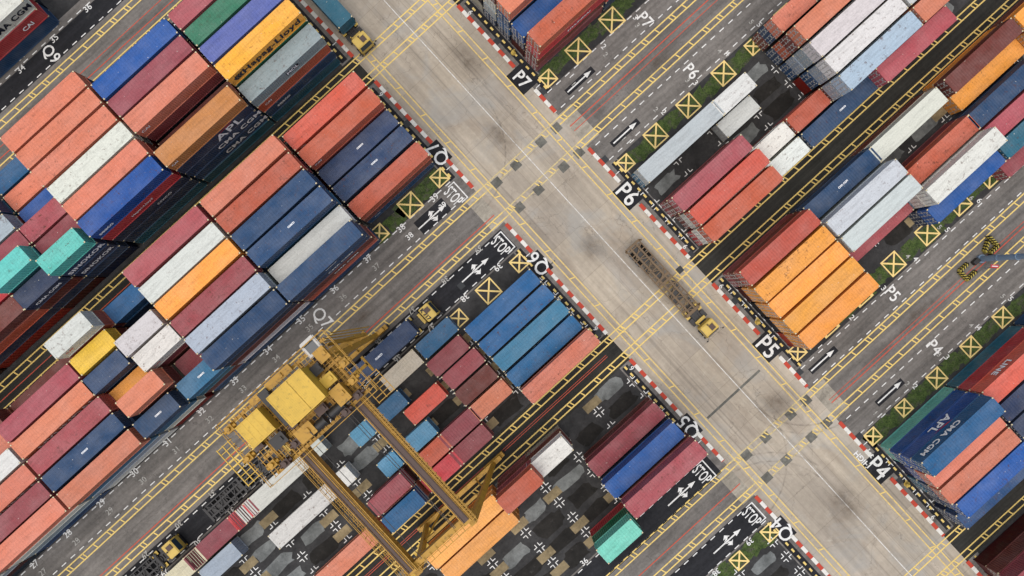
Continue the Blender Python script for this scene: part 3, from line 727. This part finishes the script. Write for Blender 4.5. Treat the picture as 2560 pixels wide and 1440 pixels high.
def f(bm):
    box(bm,*G(-427,-119,27.4),4.5,3.8,3.2)
    for i in range(23):
        a=G(-427,-119,29.0); box(bm,a[0]-2.2+i*0.2,a[1],a[2],0.05,3.7,0.015)
    a=G(-427,-119,29.03); box(bm,a[0]+0.3,a[1],a[2],0.18,3.85,0.12)
    for s in(-1,1): box(bm,a[0],a[1]+s*1.95,28.95,4.65,0.12,0.2); box(bm,a[0]+s*2.28,a[1],28.95,0.12,3.8,0.2)
part("machinery_house",f,['cyp'],tro)
for (u,v,z,sx,sy,sz,mt) in((-372,-70,26.4,1.4,1.9,1.6,'cy'),(-372,-106,26.1,1.4,1.1,1.0,'cyp'),(-470,-62,26.1,2.0,1.4,1.2,'cy'),(-480,-160,26.1,1.0,1.6,1.2,'dark'),(-350,-150,26.0,1.2,1.4,1.0,'cy'),(-482,-120,26.0,0.8,2.6,1.0,'dark'),(-440,-174,25.9,3.2,0.7,0.8,'cy'),(-420,-74,25.9,1.2,0.8,1.3,'cbr'),(-520,-85,25.9,1.6,1.2,1.0,'dark'),(-555,-110,25.9,0.8,1.4,0.9,'cbr'),(-376,-136,25.9,1.0,1.0,0.9,'dark'),(-500,-172,25.9,1.2,0.7,0.9,'cy')):
    def f(bm): box(bm,*G(u,v,z),sx,sy,sz); box(bm,*G(u,v,z+sz/2+0.05),sx+.15,sy+.15,0.08); box(bm,*G(u+6,v,z+sz/2+0.2),0.4,0.5,0.25)
    part("equipment_cabinet",f,[mt],tro)
def f(bm):
    a=G(-530,-130,26.5); box(bm,*a,3.1,2.8,2.0)
    for i in range(5): box(bm,a[0]-1.4+i*0.7,a[1],a[2]+1.01,0.05,2.8,0.02)
    for s in(-1,1): box(bm,a[0],a[1]+s*1.4,a[2]+1.0,3.2,0.1,0.14)
part("electrical_house",f,['cyp'],tro)
for u in(-400,-445):
    def f(bm):
        a=Vector(G(u,-55,26.2)); cyl(bm,a-Vector((0.9,0,0)),a+Vector((0.9,0,0)),0.5,20)
        for q in(-.95,.95): cyl(bm,a+Vector((q-.05,0,0)),a+Vector((q+.05,0,0)),0.7,20)
    part("hoist_drum",f,['dark'],tro)
for u,v in((-480,-90),(-500,-60),(-560,-60),(-540,-45),(-340,-75),(-352,-48),(-585,-100),(-390,-40),(-575,-165),(-330,-110)):
    def f(bm):
        a=G(u,v,25.9); box(bm,*a,0.9,0.8,0.9); cyl(bm,(a[0],a[1],26.3),(a[0],a[1],26.8),0.25,10); cyl(bm,(a[0]-.8,a[1],26),(a[0]+.8,a[1],26),0.2,10)
    part("motor",f,['cy' if u<-550 or u>-345 else 'cbr'],tro)
def f(bm):
    for i in range(6): beam(bm,G(-335,-60+i*10,25.45),G(-296,-60+i*10,25.45),0.08,0.08)
    for q in(-296,-316,-335): beam(bm,G(q,-62,25.5),G(q,-8,25.5),0.08,0.08)
part("service_platform",f,['cy'],tro)
def f(bm):
    for i in range(9): beam(bm,G(-590,-150+i*11,25.45),G(-626,-150+i*11,25.45),0.08,0.08)
    for q in(-626,-612,-598): beam(bm,G(q,-152,25.5),G(q,-60,25.5),0.1,0.1)
part("service_platform",f,['cyp'],tro)
def f(bm):
    box(bm,*G(-358,-176,24.6),1.9,2.0,2.2)
    bmesh.ops.bevel(bm,geom=bm.edges[:],offset=0.12,segments=2,affect='EDGES')
cab=part("operator_cab",f,['rod'],tro)
def f(bm):
    a=G(-358,-176,24.6); box(bm,a[0],a[1],a[2]+1.12,1.2,1.2,0.03); box(bm,a[0]+0.96,a[1],a[2],0.03,1.5,1.2); box(bm,a[0],a[1]+1.01,a[2],1.5,0.03,1.2)
part("window",f,['glass'],cab)
def f(bm):
    for i in range(5): beam(bm,G(-362+i*9,-178,22),G(-334+i*11,-150,13),0.1,0.1)
    beam(bm,G(-369,-176,22.5),G(-322,-150,8),0.35,0.35)
    for z in(6,10,14,18): 
        box(bm,*G(-330-z*1.6,-152,z),1.4,1.2,0.06)
        for s in(-12,12): beam(bm,G(-330-z*1.6+s,-160,z),G(-330-z*1.6+s,-160,z+1.1),0.05,0.05)
        beam(bm,G(-330-z*1.6-12,-160,z+1.1),G(-330-z*1.6+12,-160,z+1.1),0.05,0.05)
part("ladder_tower",f,['cy'])
for u in(-470,-420):
    for v in(-110,-70): part("hoist_cable",lambda bm: cyl(bm,G(u,v,14),G(u,v,25),0.03,6),['dark'],tro)
def f(bm):
    beam(bm,G(-520,-92,13.6),G(-370,-92,13.6),0.7,0.4)
    for u in(-545,-345): beam(bm,G(u,-112,13.4),G(u,-72,13.4),0.3,0.3)
    beam(bm,G(-545,-92,13.4),G(-345,-92,13.4),0.4,0.3)
part("spreader",f,['cy'],tro)
for q in(-395,-402,-487):
    part("power_cable",lambda bm: beam(bm,G(q,-30,24.2),G(q+(4 if q<-400 else 0),V1-10,24.2),0.06,0.06),['dark'])

# ---------------------------------------------------------------- mast, barriers, hydrants
x,y=L(912,737)
bm=bmesh.new(); cyl(bm,(0,0,0),(0,0,30),0.42,20,0,0.22); cyl(bm,(0,0,0),(0,0,0.5),0.6,20); cyl(bm,(0,0,29.5),(0,0,30.2),1.0,20)
for z in(4,8,12): cyl(bm,(0,0,z),(0,0,z+.2),0.46,20)
mast=obj("lamp_mast",mesh(bm,"pole",['grey']),(x,y,0),label="tall grey tapered lighting mast in the lane median",category="lamp post")
for i in range(6):
    a=i*math.pi/3; bm=bmesh.new(); box(bm,math.cos(a)*1.4,math.sin(a)*1.4,29.6,0.7,0.7,0.35); obj("floodlight",mesh(bm,"floodlight",['dark']),(0,0,0),0,mast)
bm=bmesh.new(); box(bm,0.9,-0.6,0.6,0.8,0.7,1.2); box(bm,-0.9,0.3,0.4,0.9,0.6,0.8); obj("control_box",mesh(bm,"control_box",['dark']),(0,0,0),0,mast)
def barrier(u,v,rot,label):
    x,y=L(u,v); bm=bmesh.new()
    for i in range(8):
        for zz,wy in((0.25,0.5),(0.65,0.3)): 
            box(bm,-0.7+i*0.2,0,zz,0.2,wy,0.4,i%2)
    for v_ in bm.verts: v_.co.x+=v_.co.y*0.6
    obj("striped_barrier",mesh(bm,"striped_barrier",['by','rubber']),(x,y,0),math.radians(rot),label=label,category="barrier",group="striped crash barriers around the mast")
for u,v,r in((962,720,90),(950,740,0),(940,722,30),(862,722,0),(850,738,90),(864,750,0)): barrier(u,v,r,"black and yellow striped crash barrier beside the lighting mast")
bm=bmesh.new(); cyl(bm,(0,0,0),(0,0,2.2),0.05,8); 
sg=obj("road_sign",mesh(bm,"post",['grey']),(*L(905,762),0),math.radians(-45),label="small red and white warning sign on a post by the mast",category="sign")
bm=bmesh.new(); box(bm,0,0.2,2.2,1.1,0.45,0.06); beam(bm,(-0.5,0.0,2.0),(0.5,0.0,2.0),0.08,0.5); obj("sign_panel",mesh(bm,"sign_panel",['signred']),(0,0,0),0,sg)
bm=bmesh.new(); box(bm,0,0.2,2.24,0.8,0.1,0.01); obj("sign_stripe",mesh(bm,"sign_stripe",['ltext']),(0,0,0),0,sg)
for u,v in((399,-431),(394,477),(395,1027)):
    bm=bmesh.new(); cyl(bm,(0,0,0),(0,0,0.7),0.22,14); cyl(bm,(0,0,0.7),(0,0,0.95),0.28,14,0,0.12); cyl(bm,(-0.4,0,0.5),(0.4,0,0.5),0.12,10); cyl(bm,(0,0,0),(0,0,0.1),0.34,14); cyl(bm,(0,-0.35,0.5),(0,0,0.5),0.12,10)
    obj("fire_hydrant",mesh(bm,"fire_hydrant",['ty']),(*L(u,v),0),0.4,label="yellow fire hydrant standing behind the striped kerb",category="hydrant",group="yellow hydrants along the kerb")

# ---------------------------------------------------------------- camera, light
cam=bpy.data.cameras.new("Camera"); cam.sensor_width=36; cam.lens=36*H*S/2560; cam.clip_end=1000
co=bpy.data.objects.new("Camera",cam); co.location=(0,0,H); co.rotation_euler=(0,0,math.radians(-42.5)); scene.collection.objects.link(co); scene.camera=co
w=bpy.data.worlds.new("World"); scene.world=w; w.use_nodes=True
nt=w.node_tree; sky=nt.nodes.new("ShaderNodeTexSky"); sky.sky_type='NISHITA'; sky.sun_disc=False
az_img=math.radians(235); el=math.radians(78)
a=az_img-math.radians(42.5)
d=Vector((math.cos(a)*math.cos(el),math.sin(a)*math.cos(el),math.sin(el)))
sky.sun_elevation=el; sky.sun_rotation=math.atan2(d.x,d.y); sky.dust_density=2.0; sky.ozone_density=1.0
nt.links.new(sky.outputs[0],nt.nodes["Background"].inputs[0]); nt.nodes["Background"].inputs[1].default_value=0.13
sun=bpy.data.lights.new("sun",'SUN'); sun.energy=2.7; sun.angle=math.radians(80); sun.color=(1,0.95,0.87)
so=bpy.data.objects.new("sun",sun); so.rotation_euler=d.to_track_quat('Z','Y').to_euler(); scene.collection.objects.link(so)
scene.view_settings.view_transform='Standard'; scene.view_settings.look='None'; scene.view_settings.exposure=0
